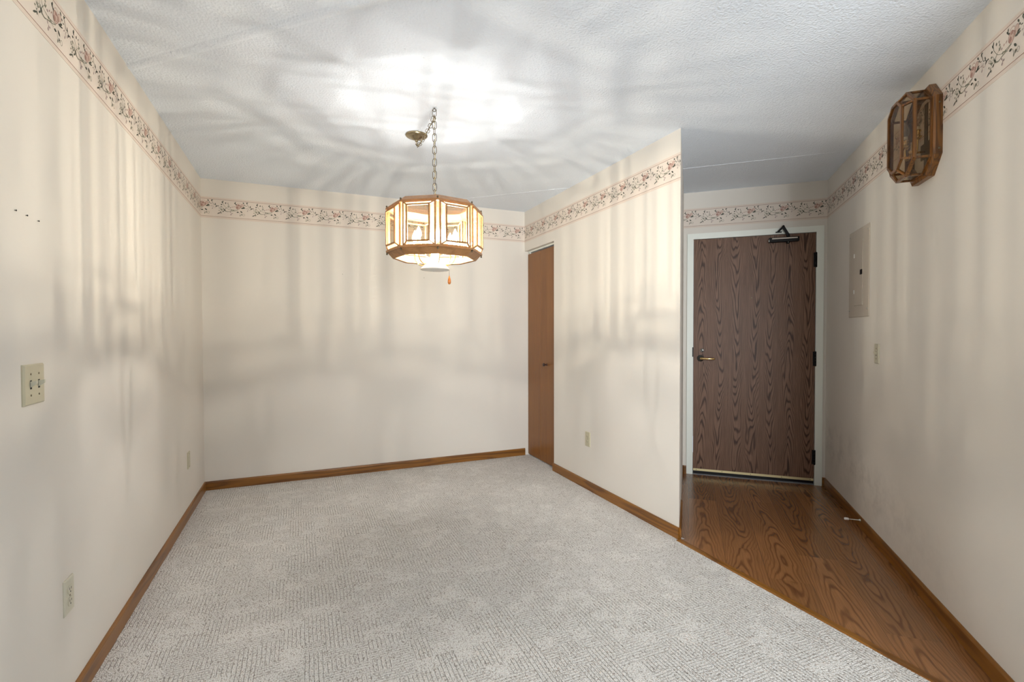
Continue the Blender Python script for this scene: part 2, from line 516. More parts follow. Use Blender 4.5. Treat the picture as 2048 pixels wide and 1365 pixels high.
def glass_mat(name, tint=(1, 1, 1), refl=0.10, frost=0.0, rough=0.03, edge=0.35):
    m, nt, b = mat(name)
    nt.nodes.remove(b)
    out = nt.nodes['Material Output']
    tr = N(nt, 'ShaderNodeBsdfTransparent'); tr.inputs[0].default_value = (*tint, 1)
    gl = N(nt, 'ShaderNodeBsdfGlossy'); gl.inputs['Roughness'].default_value = rough
    lw = N(nt, 'ShaderNodeLayerWeight'); lw.inputs['Blend'].default_value = 0.25
    f = math_n(nt, 'ADD', math_n(nt, 'MULTIPLY', lw.outputs['Facing'], edge), refl)
    mx = N(nt, 'ShaderNodeMixShader'); nt.links.new(f, mx.inputs[0])
    nt.links.new(tr.outputs[0], mx.inputs[1]); nt.links.new(gl.outputs[0], mx.inputs[2])
    last = mx.outputs[0]
    if frost:
        tl = N(nt, 'ShaderNodeBsdfTranslucent'); tl.inputs[0].default_value = (1, 0.78, 0.42, 1)
        v = coords(nt, scale=(60, 60, 8))
        fr = ramp(nt, noise(nt, v, 1, 2), [(0.3, (0.6 * frost,) * 3), (0.7, (min(1, 1.4 * frost),) * 3)])
        m2 = N(nt, 'ShaderNodeMixShader'); nt.links.new(fr, m2.inputs[0])
        nt.links.new(last, m2.inputs[1]); nt.links.new(tl.outputs[0], m2.inputs[2])
        last = m2.outputs[0]
    nt.links.new(last, out.inputs['Surface'])
    return m


def glow_glass(name, col, strength):
    """clear bulb glass full of glare"""
    m, nt, b = mat(name)
    nt.nodes.remove(b)
    tr = N(nt, 'ShaderNodeBsdfTransparent'); em = N(nt, 'ShaderNodeEmission')
    em.inputs[0].default_value = col; em.inputs[1].default_value = strength
    ad = N(nt, 'ShaderNodeAddShader'); nt.links.new(tr.outputs[0], ad.inputs[0]); nt.links.new(em.outputs[0], ad.inputs[1])
    nt.links.new(ad.outputs[0], nt.nodes['Material Output'].inputs['Surface'])
    return m


def emit_mat(name, col, strength):
    m, nt, b = mat(name)
    b.inputs['Base Color'].default_value = (1, 1, 1, 1)
    b.inputs['Emission Color'].default_value = col
    b.inputs['Emission Strength'].default_value = strength
    return m


WALLC = (0.700, 0.662, 0.604)
M_WALL = wall_mat('cream_wall_paint', WALLC)
M_WALLR = wall_mat('cream_wall_paint_scuffed', WALLC, stain=True)
M_CEIL = ceiling_mat()
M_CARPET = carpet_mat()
OAK = ((0.11, 0.036, 0.004), (0.235, 0.092, 0.011), (0.30, 0.125, 0.018))
PL_ANG = A2   # rotate object space so that Y runs along the hall
M_FLOORWOOD = cathedral_mat('laminate_floor', (0.085, 0.026, 0.008), (0.225, 0.092, 0.030), (0.34, 0.155, 0.056), 0.19, 5.0, 16.0, 5.0, (9, 2.2, 1), 0.25, 0.10, rot=PL_ANG, planks=True, lines=0.72, fibre=0.4)
M_BASE_X = wood_mat('oak_trim', OAK, 'X', 0.08, 14, 5, 0.36, 0.4, 0.08)
M_DOORWOOD = cathedral_mat('stained_oak_veneer', (0.030, 0.011, 0.006), (0.130, 0.062, 0.036), (0.275, 0.160, 0.108), 0.1316, 8.5, 17.0, 7.5, (11, 1.7, 1), 0.42, 0.0, lines=0.86, fibre=0.65, seed=0.33, spec=0.22)
M_CLOSET = wood_mat('closet_veneer', ((0.13, 0.044, 0.007), (0.215, 0.080, 0.013), (0.265, 0.104, 0.019)), 'Y', 0.03, 9, 3, 0.38, 0.35, 0.0, contrast=0.35)
M_LAMPWOOD = wood_mat('lamp_oak', ((0.20, 0.075, 0.020), (0.40, 0.185, 0.065), (0.50, 0.25, 0.095)), 'X', 0.1, 20, 4, 0.4, 0.4, 0.1, contrast=0.5)
M_SCONCEWOOD = wood_mat('sconce_oak', ((0.055, 0.018, 0.004), (0.20, 0.075, 0.012), (0.32, 0.130, 0.022)), 'Y', 0.1, 22, 7, 0.35, 0.5, 0.2, contrast=0.95)
M_FRAME = simple('frame_white_paint', (0.79, 0.82, 0.76), 0.35)
M_BORDER = simple('border_paper', (0.70, 0.62, 0.545), 0.6)
M_BORDER_EDGE = simple('border_lace_band', (0.67, 0.575, 0.50), 0.6)
M_LINE = simple('border_line_rust', (0.24, 0.10, 0.07), 0.6)
M_LEAF = simple('print_dark_green', (0.055, 0.060, 0.042), 0.6)
M_LEAF2 = simple('print_sage_green', (0.21, 0.21, 0.155), 0.6)
M_ROSE = simple('print_rose', (0.38, 0.22, 0.18), 0.6)
M_ROSE2 = simple('print_pale_rose', (0.58, 0.43, 0.36), 0.6)
M_MAUVE = simple('print_mauve', (0.36, 0.28, 0.27), 0.6)
M_ALMOND = simple('almond_plastic', (0.50, 0.46, 0.33), 0.35)
M_ALMOND2 = simple('almond_plastic_light', (0.58, 0.55, 0.44), 0.35)
M_BLACK = simple('black_metal', (0.008, 0.008, 0.009), 0.5, 0.0, spec=0.2)
M_DARK = simple('dark_slot', (0.02, 0.018, 0.015), 0.8)
M_STEEL = simple('brushed_steel', (0.55, 0.55, 0.52), 0.35, 1.0)
M_ROSESTEEL = simple('dark_nickel', (0.13, 0.14, 0.14), 0.3, 0.9)
M_ALU = simple('dull_aluminium', (0.22, 0.22, 0.22), 0.6, 0.3)
M_BRASS = simple('polished_brass', (0.80, 0.58, 0.26), 0.18, 1.0)
M_BRASS_PALE = simple('pale_brass', (0.66, 0.57, 0.33), 0.55, 0.7)
M_ANTIQUE = simple('antique_brass', (0.17, 0.135, 0.085), 0.42, 0.75)
M_CANOPY = simple('canopy_brass', (0.42, 0.35, 0.23), 0.24, 1.0)
M_KNOB = simple('dark_bronze', (0.035, 0.014, 0.012), 0.35, 0.4)
M_PANEL = simple('painted_steel_panel', (0.545, 0.49, 0.42), 0.42)
M_WHITE = simple('white_plastic', (0.85, 0.85, 0.83), 0.4)
M_AMBER = simple('amber_wood_knob', (0.62, 0.20, 0.025), 0.3, coat=0.4)
M_BELL = simple('white_enamel', (0.80, 0.78, 0.72), 0.3)
M_BLUEGREY = simple('grey_metal_underside', (0.38, 0.42, 0.52), 0.45)
M_GLASS = glass_mat('clear_lamp_glass', (0.98, 0.96, 0.90), 0.04, edge=0.25)
M_BEVEL = glass_mat('bevelled_lamp_glass', (0.98, 0.95, 0.88), 0.04, frost=0.05)
M_SMOKE = glass_mat('smoked_sconce_glass', (0.83, 0.77, 0.69), 0.02, edge=0.16)
M_LID = glass_mat('added_lid_tint', (0.80, 0.80, 0.79), 0.03)
M_BULBGLASS = glass_mat('clear_bulb_glass', (0.86, 0.85, 0.84), 0.10)
M_WINGLASS = glass_mat('window_glass', (0.97, 0.98, 0.98), 0.05)
M_FILAMENT = emit_mat('glowing_filament', BULB_COLOR, FILAMENT_STRENGTH)
M_BULB = glow_glass('lit_candle_bulb', BULB_COLOR, BULB_GLOW)
M_CANDLE = simple('ivory_candle_sleeve', (0.80, 0.76, 0.64), 0.45)

# ------------------------------------------------------------------ setting: floors, ceiling, walls
T = 0.10
YREAR = -3.85
XFAR = 4.80
R_END = 3.05                                   # where the right wall stops, behind the frame's edge
PR = E_ - HD * R_END


def xy(v): return (v.x, v.y)


STX = 2.034                                     # carpet / wood joint, in line with the partition
b = MB()
b.prism([(XL - T, YREAR - T), (XFAR + T, YREAR - T), (XFAR + T, PR.y - 0.1), (STX, PR.y - 0.1), (STX, YC - 0.012), (XP + .03, YC - 0.012),
         (XP + .03, 3.85), (XP + 0.75, 3.85), (XP + 0.75, YB + T), (XL - T, YB + T)], -0.05, 0.0)
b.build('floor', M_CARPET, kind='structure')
b = MB()
b.prism([(STX, PR.y - 0.1), (XFAR + T, PR.y - 0.1), (XFAR + T, 3.85), (XP + .03, 3.85), (XP + .03, YC - 0.012), (STX, YC - 0.012)], -0.05, -0.0008)
b.build('floor', M_FLOORWOOD, kind='structure')

b = MB()
b.box(XL - T, XFAR + T, YREAR - T, YB + T, H, H + 0.08)


def ridge(p0, p1, w, h, seg=6):
    """low plaster seam hanging from the ceiling"""
    p0, p1 = Vector(p0), Vector(p1)
    t = (p1 - p0).normalized(); sd = t.cross(UP)
    rings = []
    for p in (p0, p1):
        ring = []
        for i in range(seg + 1):
            a = i / seg
            ring.append(p + sd * (a - 0.5) * w - UP * (h * math.sin(math.pi * a) - 0.0005))
        ring.append(p + sd * 0.5 * w + UP * 0.004); ring.append(p - sd * 0.5 * w + UP * 0.004)
        rings.append(ring)
    b.loft(rings, smooth=False)


def seam(q, s0, s1, w, h):
    ridge(HD * q + HR * s0 + UP * H, HD * q + HR * s1 + UP * H, w, h)


def hr_at_x(q, x): return (x - HD.x * q) / HR.x


seam(1.505, hr_at_x(1.505, XL), hr_at_x(1.505, 1.6), 0.055, 0.0065)
seam(4.00, hr_at_x(4.0, 1.30), hr_at_x(4.0, XP), 0.012, 0.003)
seam(3.83, C_.dot(HR) + 0.0, E_.dot(HR), 0.012, 0.003)
ridge((0.66, 2.60, H), (0.655, 2.93, H), 0.02, 0.002)     # old patch between hook and canopy
b.build('ceiling', M_CEIL, kind='structure')


def wall(name, poly, z0=0, z1=H, m=M_WALL, extra=None):
    b = MB(); b.prism(poly, z0, z1)
    if extra: extra(b)
    return b.build(name, m, kind='structure')


wall('wall_left', [(XL - T, YREAR), (XL, YREAR), (XL, YB), (XL - T, YB)])
wall('wall_back', [(XL - T, YB), (4.4, YB), (4.4, YB + T), (XL - T, YB + T)])
ym = YC + 0.252 + 0.0
inner = C_ - HR * T
tq = (XP + T - inner.x) / HD.x
IN = inner + HD * tq
CL0, CLZ = 3.835, 2.047                        # closet opening: from here to the back wall
wall('wall_middle', [(XP, YC), (XP, CL0), (XP + T, CL0), (XP + T, IN.y)],
     extra=lambda b: b.box(XP, XP + T, CL0, YB, CLZ, H))
wall('wall_hall_left', [xy(C_), xy(D_), xy(D_ - HR * T), xy(IN)])
# wall with the entry door
b = MB()
DU0, DU1, DZ = -1.0, -0.069, 2.040
b.box(-1.07694, DU0, 0, H, -T, 0, M=W_DOOR)
b.box(DU1, 0, 0, H, -T, 0, M=W_DOOR)
b.box(DU0, DU1, DZ, H, -T, 0, M=W_DOOR)
b.build('wall_front', M_WALL, kind='structure')
wall('wall_right', [xy(E_ + HD * T), xy(PR), xy(PR + HR * T + HD * 0.0), xy(E_ + HD * T + HR * T)], m=M_WALLR)
# living room behind the photographer, unseen; its windows are invented
pj = PR + HR * T
wall('wall_far', [(pj.x, PR.y - 0.02 - 0.05), (XFAR, PR.y - 0.07), (XFAR, PR.y + 0.03), (pj.x + 0.12, PR.y + 0.03), (pj.x + 0.001, pj.y - 0.0)])


def holed(name, x0, x1, w0, w1, zb, zt, M):
    b = MB()
    b.box(x0, w0, 0, H, -T, 0, M=M); b.box(w1, x1, 0, H, -T, 0, M=M)
    b.box(w0, w1, 0, zb, -T, 0, M=M); b.box(w0, w1, zt, H, -T, 0, M=M)
    b.build(name, M_WALL, kind='structure')


W_REAR = frame((0, YREAR, 0), (-1, 0, 0))
W_SIDE = frame((XFAR, 0, 0), (0, -1, 0))
holed('wall_rear', -XFAR - T, -XL, -2.55, 0.5, 0.45, 2.35, W_REAR)
holed('wall_side', -(PR.y - 0.0) + 0.05, -YREAR, 0.7, 2.9, 0.45, 2.35, W_SIDE)


def window(name, w0, w1, zb, zt, M):
    r = thing(name, None, None, M); r['kind'] = 'structure'
    b = MB()
    for a in (w0, (w0 + w1) / 2 - 0.02, w1 - 0.04): b.box(a, a + 0.04, zb, zt, -0.07, -0.02)
    b.box(w0, w1, zb, zb + 0.04, -0.07, -0.02); b.box(w0, w1, zt - 0.04, zt, -0.07, -0.02)
    b.build('window_frame', M_FRAME, r)
    b = MB(); b.box(w0 + 0.02, w1 - 0.02, zb + 0.02, zt - 0.02, -0.048, -0.044)
    b.build('window_pane', M_WINGLASS, r)


window('unseen_window_1', -2.55, 0.5, 0.45, 2.35, W_REAR)  # unseen windows, invented along with their daylight
window('unseen_window_2', 0.7, 2.9, 0.45, 2.35, W_SIDE)

# baseboards
BD = 0.012


def base_prof(b, u0, u1, M, m0=0.0, m1=0.0):
    """oak baseboard with an eased top; m0/m1 shift the front edge at each end (mitres)"""
    prof = [(0, 0), (BD, 0), (BD, BH - 0.010), (BD * 0.72, BH - 0.002), (BD * 0.4, BH), (0, BH)]
    rings = []
    for u, m in ((u0, m0), (u1, m1)):
        rings.append([M @ Vector((u + m * d / BD, z, d)) for d, z in prof])
    b.loft(rings)


def baseboard(name, specs):
    # built in the local frame of its first wall so the grain runs along it
    M = specs[0][2]; inv = M.inverted()
    b = MB()
    for u0, u1, Mx, m0, m1 in specs: base_prof(b, u0, u1, inv @ Mx, m0, m1)
    o = b.build(name, M_BASE_X, kind='structure')
    o.matrix_world = M
    return o


baseboard('baseboard_left', [(YREAR, YB, W_LEFT, 0, -BD)])
baseboard('baseboard_back', [(XL, XP - 0.001, W_BACK, BD, 0)])
tan_m = BD * math.tan((math.pi - (math.pi - A2)) / 2)
baseboard('baseboard_middle', [(-CL0 - 0.008, -YC, W_PART, 0, tan_m)])
baseboard('baseboard_hall_left', [(0, 0.52, W_HALL, -tan_m, 0)])
baseboard('baseboard_front', [(-1.07694, -1.0475, W_DOOR, BD, 0), (-0.0225, 0, W_DOOR, 0, -BD)])
baseboard('baseboard_right', [(0, R_END, W_RIGHT, BD, 0)])

# wood strip where carpet meets laminate
b = MB()
M = frame((STX, 0, 0), (0, -1, 0))
b.loft([[Vector((u, z, -d)) for d, z in ((-0.004, -0.003), (-0.004, 0.002), (0.004, 0.005), (0.030, 0.005), (0.036, -0.001), (0.036, -0.003))]
        for u in (-(YC - 0.012), -PR.y)])
o = b.build('trim_1', M_BASE_X, kind='structure'); o.matrix_world = M


# ------------------------------------------------------------------ wallpaper border (printed floral band)
def motif_shapes():
    """one repeat of the print in metres around the rose centre: (material index, polygon)"""
    SX, SY = 0.0001895, 0.000213
    S = []

    def P(x, y): return ((x - 400) * SX, (-(y - 580) + 0.085 * (x - 400)) * SY)

    def leaf(x, y, l, w, ang, mi):
        cx, cy = P(x, y); l *= 0.000215; w *= 0.00026; a = math.radians(ang)
        pts = []
        for t, k in ((-.5, 0), (-.25, .8), (.05, 1), (.3, .65), (.5, 0), (.3, -.65), (.05, -1), (-.25, -.8)):
            px, py = t * l, k * w / 2
            pts.append((cx + px * math.cos(a) - py * math.sin(a), cy + px * math.sin(a) + py * math.cos(a)))
        S.append((mi, pts))

    def stem(pts, w, mi):
        q = [Vector((*P(*p), 0)) for p in pts]; w *= 0.0002
        # smooth the polyline
        for _ in range(2):
            r = [q[0]]
            for a_, b_ in zip(q, q[1:]): r += [a_ * .75 + b_ * .25, a_ * .25 + b_ * .75]
            r.append(q[-1]); q = r
        for a_, b_ in zip(q, q[1:]):
            t = b_ - a_
            if t.length < 1e-6: continue
            t.normalize(); n_ = Vector((-t.y, t.x, 0)) * w / 2
            S.append((mi, [(a_ - n_)[:2], (b_ - n_)[:2], (b_ + n_)[:2], (a_ + n_)[:2]]))

    def ringo(x, y, rx, ry, w, mi, a0=0, a1=360):
        pts = []
        k = 12
        for i in range(k + 1):
            a = math.radians(a0 + (a1 - a0) * i / k)
            pts.append((x + rx * math.cos(a), y - ry * math.sin(a)))
        stem(pts, w, mi)

    def blob(x, y, rx, ry, mi, k=12):
        S.append((mi, [P(x + rx * math.cos(2 * math.pi * i / k), y - ry * math.sin(2 * math.pi * i / k)) for i in range(k)]))

    LEAF, SAGE, ROSE, PALE, MAUVE = 3, 4, 5, 6, 7
    # rose
    blob(400, 575, 88, 88, PALE); blob(545, 530, 62, 62, PALE)
    blob(365, 605, 42, 46, ROSE); blob(415, 520, 42, 28, ROSE); blob(500, 570, 20, 48, ROSE)
    ringo(400, 575, 90, 92, 11, ROSE, 20, 340); ringo(410, 580, 52, 55, 8, ROSE); ringo(425, 470, 60, 36, 8, ROSE, 0, 180)
    ringo(550, 530, 60, 60, 8, ROSE, -60, 200)
    # leaves by the rose
    leaf(283, 450, 75, 30, -45, LEAF); leaf(300, 418, 60, 22, 80, LEAF); leaf(330, 492, 70, 30, -25, LEAF)
    leaf(600, 600, 100, 30, 25, LEAF); leaf(560, 632, 110, 34, 5, LEAF); leaf(620, 635, 90, 22, 12, LEAF)
    # sprig to the right
    leaf(597, 440, 70, 32, -50, LEAF); leaf(640, 512, 45, 26, -60, LEAF); leaf(695, 550, 60, 16, 0, LEAF)
    leaf(722, 440, 70, 28, -100, LEAF); leaf(750, 432, 50, 18, 40, LEAF)
    stem([(722, 450), (760, 530), (790, 600), (850, 600), (900, 650), (980, 655)], 12, LEAF)
    leaf(850, 575, 80, 24, -75, LEAF); leaf(885, 660, 80, 30, 45, LEAF); leaf(940, 642, 60, 16, 20, LEAF)
    ringo(825, 670, 48, 40, 8, MAUVE, 100, 380); leaf(745, 735, 60, 22, 70, MAUVE); leaf(715, 645, 50, 18, 30, MAUVE); stem([(740, 600), (760, 660), (745, 730)], 6, MAUVE)
    # below the rose
    leaf(380, 776, 80, 36, 0, LEAF); leaf(515, 768, 100, 36, -42, LEAF)
    stem([(440, 790), (470, 850), (475, 920)], 8, SAGE)
    leaf(470, 900, 60, 26, 80, SAGE); ringo(525, 870, 26, 30, 8, SAGE); ringo(600, 880, 38, 40, 8, SAGE); leaf(525, 868, 50, 16, 60, LEAF)
    # long stems to the left (drawn from the next rose at x=1680)
    stem([(1680, 790), (1540, 800), (1400, 800), (1300, 760), (1240, 725), (1140, 605)], 10, SAGE)
    stem([(1680, 800), (1560, 830), (1400, 850), (1250, 860), (1150, 815)], 12, SAGE)
    stem([(1600, 860), (1500, 830), (1380, 840), (1290, 880), (1200, 830)], 7, SAGE)
    stem([(1240, 725), (1310, 680), (1330, 610), (1300, 560)], 7, SAGE)
    stem([(1200, 830), (1190, 770), (1240, 725)], 14, SAGE)
    stem([(1140, 605), (1110, 500)], 7, LEAF)
    leaf(1100, 520, 80, 26, -60, LEAF); leaf(1122, 490, 80, 24, 80, LEAF); leaf(1072, 595, 55, 34, 0, LEAF)
    leaf(1222, 545, 60, 30, 80, LEAF); leaf(1305, 550, 45, 24, 40, SAGE); leaf(1325, 612, 45, 22, 0, SAGE)
    leaf(1315, 680, 70, 22, 110, SAGE); leaf(1345, 672, 60, 20, 60, SAGE)
    leaf(1460, 690, 50, 20, 55, ROSE); leaf(1530, 682, 60, 18, 50, ROSE); leaf(1390, 715, 50, 34, 0, MAUVE)
    leaf(1060, 675, 50, 26, 0, SAGE); ringo(1000, 720, 26, 24, 9, SAGE); leaf(1060, 775, 90, 30, -20, SAGE)
    ringo(1090, 720, 40, 34, 8, SAGE); leaf(1130, 850, 70, 26, 40, LEAF); leaf(1185, 800, 80, 34, -50, LEAF); leaf(985, 812, 45, 24, 20, SAGE)
    leaf(1090, 800, 80, 22, 30, SAGE); leaf(1150, 760, 60, 26, 80, SAGE); leaf(1040, 850, 60, 16, 45, SAGE); leaf(1230, 840, 70, 20, -10, SAGE)
    leaf(975, 912, 130, 26, 28, LEAF); leaf(1045, 900, 60, 24, -70, LEAF); stem([(1000, 840), (1060, 870), (1090, 930)], 6, SAGE)
    leaf(1390, 880, 60, 26, -60, MAUVE); leaf(1410, 970, 60, 34, 70, MAUVE); leaf(1462, 930, 45, 26, 30, MAUVE); leaf(1425, 925, 60, 14, 80, MAUVE)
    leaf(1430, 800, 60, 34, 20, SAGE); leaf(1500, 815, 80, 22, 0, SAGE)
    return S


MOTIF = motif_shapes()
REP, ROSEZ = 0.2425, 2.2400
BMATS = [M_BORDER, M_BORDER_EDGE, M_LINE, M_LEAF, M_LEAF2, M_ROSE, M_ROSE2, M_MAUVE]


def clip_poly(poly, lo, hi):
    for sgn, lim in ((1, lo), (-1, -hi)):
        out = []
        for i in range(len(poly)):
            a, c = poly[i - 1], poly[i]
            da, dc = sgn * a[0] - lim, sgn * c[0] - lim
            if (da >= 0) != (dc >= 0):
                t = da / (da - dc); out.append((a[0] + (c[0] - a[0]) * t, a[1] + (c[1] - a[1]) * t))
            if dc >= 0: out.append(c)
        poly = out
        if len(poly) < 3: return []
    return poly


def border(name, M, u0, u1, rose_u):
    b = MB()
    b.mi = 0; b.box(u0, u1, BB, BT, 0, 0.0008)
    b.mi = 1; b.box(u0, u1, BT, BT + 0.015, 0, 0.0008); b.box(u0, u1, BB - 0.015, BB, 0, 0.0008)
    b.mi = 2
    for z in (BT, BB): b.box(u0, u1, z - 0.0009, z + 0.0009, 0.0004, 0.0012)
    z = 0.0013
    k0 = math.floor((u0 - rose_u) / REP) - 1; k1 = math.ceil((u1 - rose_u) / REP) + 1
    for k in range(k0, k1 + 1):
        base = rose_u + k * REP
        for n, (mi, poly) in enumerate(MOTIF):
            p = clip_poly([(x + base, y) for x, y in poly], u0, u1)
            if not p: continue
            b.mi = mi
            zz = z + (n % 40) * 0.00001
            b.add([(x, y + ROSEZ, zz) for x, y in p], [list(range(len(p)))])
    # one row of tiny lace stitches in the edge bands
    b.mi = 2
    o = b.build(name, BMATS, kind='structure', fix=False)
    o.matrix_world = M
    return o


border('trim_2', W_LEFT, YREAR, YB, 2.010)
border('trim_3', W_BACK, XL, XP, -0.695)
border('trim_4', W_PART, -YB, -YC, -2.352)
border('trim_5', W_DOOR, -1.07694, 0, -0.074)
border('trim_6', W_RIGHT, 0, R_END, 2.111)

# ------------------------------------------------------------------ entry door
door = thing('door_1', None, None, W_DOOR); door['kind'] = 'structure'
FO0, FO1, FZ = -1.0465, -0.0235, 2.083
FI0, FI1, FIZ = -0.9955, -0.0765, 2.0345
b = MB()
b.prism([(FO0, 0), (FI0, 0), (FI0, FIZ), (FI1, FIZ), (FI1, 0), (FO1, 0), (FO1, FZ), (FO0, FZ)], 0.0002, 0.011)
b.prism([(DU0, 0), (FI0, 0), (FI0, FIZ), (FI1, FIZ), (FI1, 0), (DU1, 0), (DU1, DZ), (DU0, DZ)], -T, 0.0002)
b.build('door_frame', M_FRAME, door)
b = MB(); b.box(-0.992, -0.0795, 0.052, 2.031, -0.040, 0.004)
leafd = b.build('door_leaf', M_DOORWOOD, door)
b = MB(); b.box(-0.991, -0.081, 0.033, 0.052, -0.036, 0.0065, bev=0.0012)
for u in (-0.965, -0.76, -0.54, -0.31, -0.105):
    b.mi = 1; b.lathe([(0, 0.0062), (0.003, 0.0062), (0.003, 0.0082), (0, 0.0086)], M=Matrix.Translation((u, 0.0425, 0)), seg=10)
    b.mi = 0
b.build('door_sweep', [M_BRASS_PALE, M_DARK], leafd, label='brass sweep strip')
b = MB(); b.box(-0.991, -0.081, 0.012, 0.033, -0.034, 0.002)
b.build('gap_shade_strip', M_BLACK, leafd, label='black strip standing in for the dark gap')  # shade of the gap under the door, put in as a black strip
b = MB(); b.prism([(FI0, 0.0), (FI1, 0.0), (FI1, 0.006), (FI0, 0.006)], -0.095, 0.006)
b.build('threshold', M_ALU, door, label='metal threshold')
# lever handle
b = MB()
L = Matrix.Translation((-0.935, 1.010, 0.004))
b.lathe([(0, 0), (0.028, 0), (0.028, 0.006), (0.024, 0.010), (0.012, 0.012), (0.012, 0.045), (0, 0.045)], M=L, seg=28)
lv = b.build('handle_rose', M_ROSESTEEL, leafd, label='dark round rose')
b = MB()
b.tube([(-0.937, 1.010, 0.048), (-0.934, 1.010, 0.056), (-0.92, 1.0095, 0.060), (-0.88, 1.0085, 0.060), (-0.828, 1.008, 0.058), (-0.822, 1.008, 0.058)],
       [0.008, 0.0098, 0.0095, 0.0088, 0.0092, 0.006], seg=14)
b.build('lever_handle', M_BRASS, leafd, label='brass lever handle')
b = MB()
L = Matrix.Translation((-0.923, 1.078, 0.004))
b.lathe([(0, 0), (0.017, 0), (0.017, 0.004), (0.013, 0.008), (0, 0.008)], M=L, seg=24)
b.mi = 1; b.bar((-0.933, 1.084, 0.017), (-0.913, 1.071, 0.017), 0.006, 0.016, (0, 0, 1))
b.mi = 1; b.box(-0.9255, -0.9205, 1.063, 1.093, 0.010, 0.0125)
b.build('deadbolt_turn', [M_STEEL, M_BLACK], leafd, label='chrome thumb turn')
b = MB()
L = Matrix.Translation((-0.541, 1.521, 0.004))
b.lathe([(0, 0), (0.0065, 0), (0.0065, 0.002), (0.004, 0.003), (0, 0.001)], M=L, seg=16)
b.build('peephole', [M_ANTIQUE], leafd)
for zc in (1.813, 1.020, 0.226):
    b = MB()
    for k in range(5):
        z0 = zc - 0.060 + k * 0.024
        b.lathe([(0, 0), (0.0058, 0), (0.0058, 0.0228), (0, 0.0228)], M=Matrix.Translation((-0.0775, z0, 0.0095)), seg=12, axis='Y')
    b.box(-0.094, -0.0795, zc - 0.058, zc + 0.058, 0.0045, 0.0062)
    b.box(-0.0755, -0.070, zc - 0.058, zc + 0.058, 0.011, 0.0125)
    b.build('hinge', M_BLACK, door, label='black butt hinge')
# strike plate edge on the frame
b = MB(); b.box(-1.0015, -0.9935, 1.022, 1.104, 0.0105, 0.0135)
b.build('strike_plate', M_BLACK, door)
# door closer
clo = bpy.data.objects.new('door_closer', None)
mb = MB()
mb.box(-0.418, -0.202, 1.966, 2.003, 0.0045, 0.050, bev=0.006)
mb.lathe([(0, 0), (0.014, 0), (0.014, 0.012), (0.010, 0.016), (0, 0.016)], M=Matrix.Translation((-0.280, 1.968, 0.025)) @ Matrix.Rotation(math.pi / 2, 4, 'X'), seg=18)
bpy.data.objects.remove(clo)
clo = mb.build('door_closer', M_BLACK, door, label='black overhead door closer')
mb = MB(); mb.box(-0.398, -0.215, 1.988, 1.997, 0.0505, 0.0515)
mb.build('closer_label', M_PANEL, clo)
mb = MB()
mb.lathe([(0, 0), (0.011, 0), (0.011, 0.022), (0, 0.022)], M=Matrix.Translation((-0.280, 2.003, 0.030)) @ Matrix.Rotation(-math.pi / 2, 4, 'X'), seg=16)
mb.bar((-0.280, 2.020, 0.034), (-0.318, 2.084, 0.046), 0.021, 0.009, (0, 0, 1))
mb.bar((-0.318, 2.086, 0.050), (-0.352, 2.050, 0.022), 0.015, 0.008, (0, 0, 1))
mb.lathe([(0, 0), (0.009, 0), (0.009, 0.016), (0, 0.016)], M=Matrix.Translation((-0.318, 2.087, 0.042)), seg=14)
mb.box(-0.368, -0.324, 2.045, 2.052, 0.0112, 0.028)
mb.build('closer_arm', M_BLACK, clo)
mb = MB(); mb.lathe([(0, 0), (0.0038, 0), (0.0038, 0.003), (0, 0.003)], M=Matrix.Translation((-0.280, 1.961, 0.039)), seg=12)
mb.box(-0.4215, -0.4178, 1.970, 1.975, 0.03, 0.052); mb.box(-0.4215, -0.4178, 1.980, 1.985, 0.03, 0.052)
mb.build('closer_screw', M_STEEL, clo)

# ------------------------------------------------------------------ closet door (bifold, recessed in the partition)
cd = thing('door_2', None, None, W_PART); cd['kind'] = 'structure'
RX = -0.034
b = MB(); b.box(-4.4435, -4.168, 0.012, 2.016, RX - 0.028, RX, bev=0.0015)
b.build('door_leaf', M_CLOSET, cd)
b = MB(); b.box(-4.165, -3.838, 0.012, 2.016, RX - 0.028, RX, bev=0.0015)
rl = b.build('door_leaf', M_CLOSET, cd)
b = MB()
b.lathe([(0, 0), (0.010, 0), (0.010, 0.003), (0.006, 0.006), (0.0055, 0.020), (0.012, 0.026), (0.0165, 0.032), (0.0165, 0.036), (0.010, 0.041), (0, 0.042)],
        M=Matrix.Translation((-4.035, 0.935, RX)), seg=24)
b.build('door_knob', M_KNOB, rl, label='dark round knob')
b = MB(); b.box(-4.446, -3.838, 2.032, 2.0465, RX - 0.030, RX - 0.004); b.box(-4.425, -4.410, 2.016, 2.034, RX - 0.018, RX - 0.006)
b.build('door_track', M_FRAME, cd)

# strike on the hall's left wall
b = MB(); b.box(-0.004, 0.004, -0.028, 0.028, 0, 0.0015)
r = thing('strike_plate', 'small brass strike plate on the left hall wall beside the front door frame', 'strike plate', W_HALL @ Matrix.Translation((1.38, 1.03, 0)))
b.build('plate', M_ANTIQUE, r)


# ------------------------------------------------------------------ wall plates
def plate(b, w, h, d=0.006):
    """bevelled cover plate"""
    e = 0.004
    r0 = [(-w / 2, -h / 2), (w / 2, -h / 2), (w / 2, h / 2), (-w / 2, h / 2)]
    r1 = [(x - math.copysign(e, x), y - math.copysign(e, y)) for x, y in r0]
    b.loft([[Vector((x, y, 0)) for x, y in r0], [Vector((x, y, d * 0.45)) for x, y in r0], [Vector((x, y, d)) for x, y in r1]])


def screw(b, x, y, z, r=0.003):
    b.lathe([(0, z), (r, z), (r, z + 0.0008), (0, z + 0.0012)], M=Matrix.Translation((x, y, 0)), seg=12)


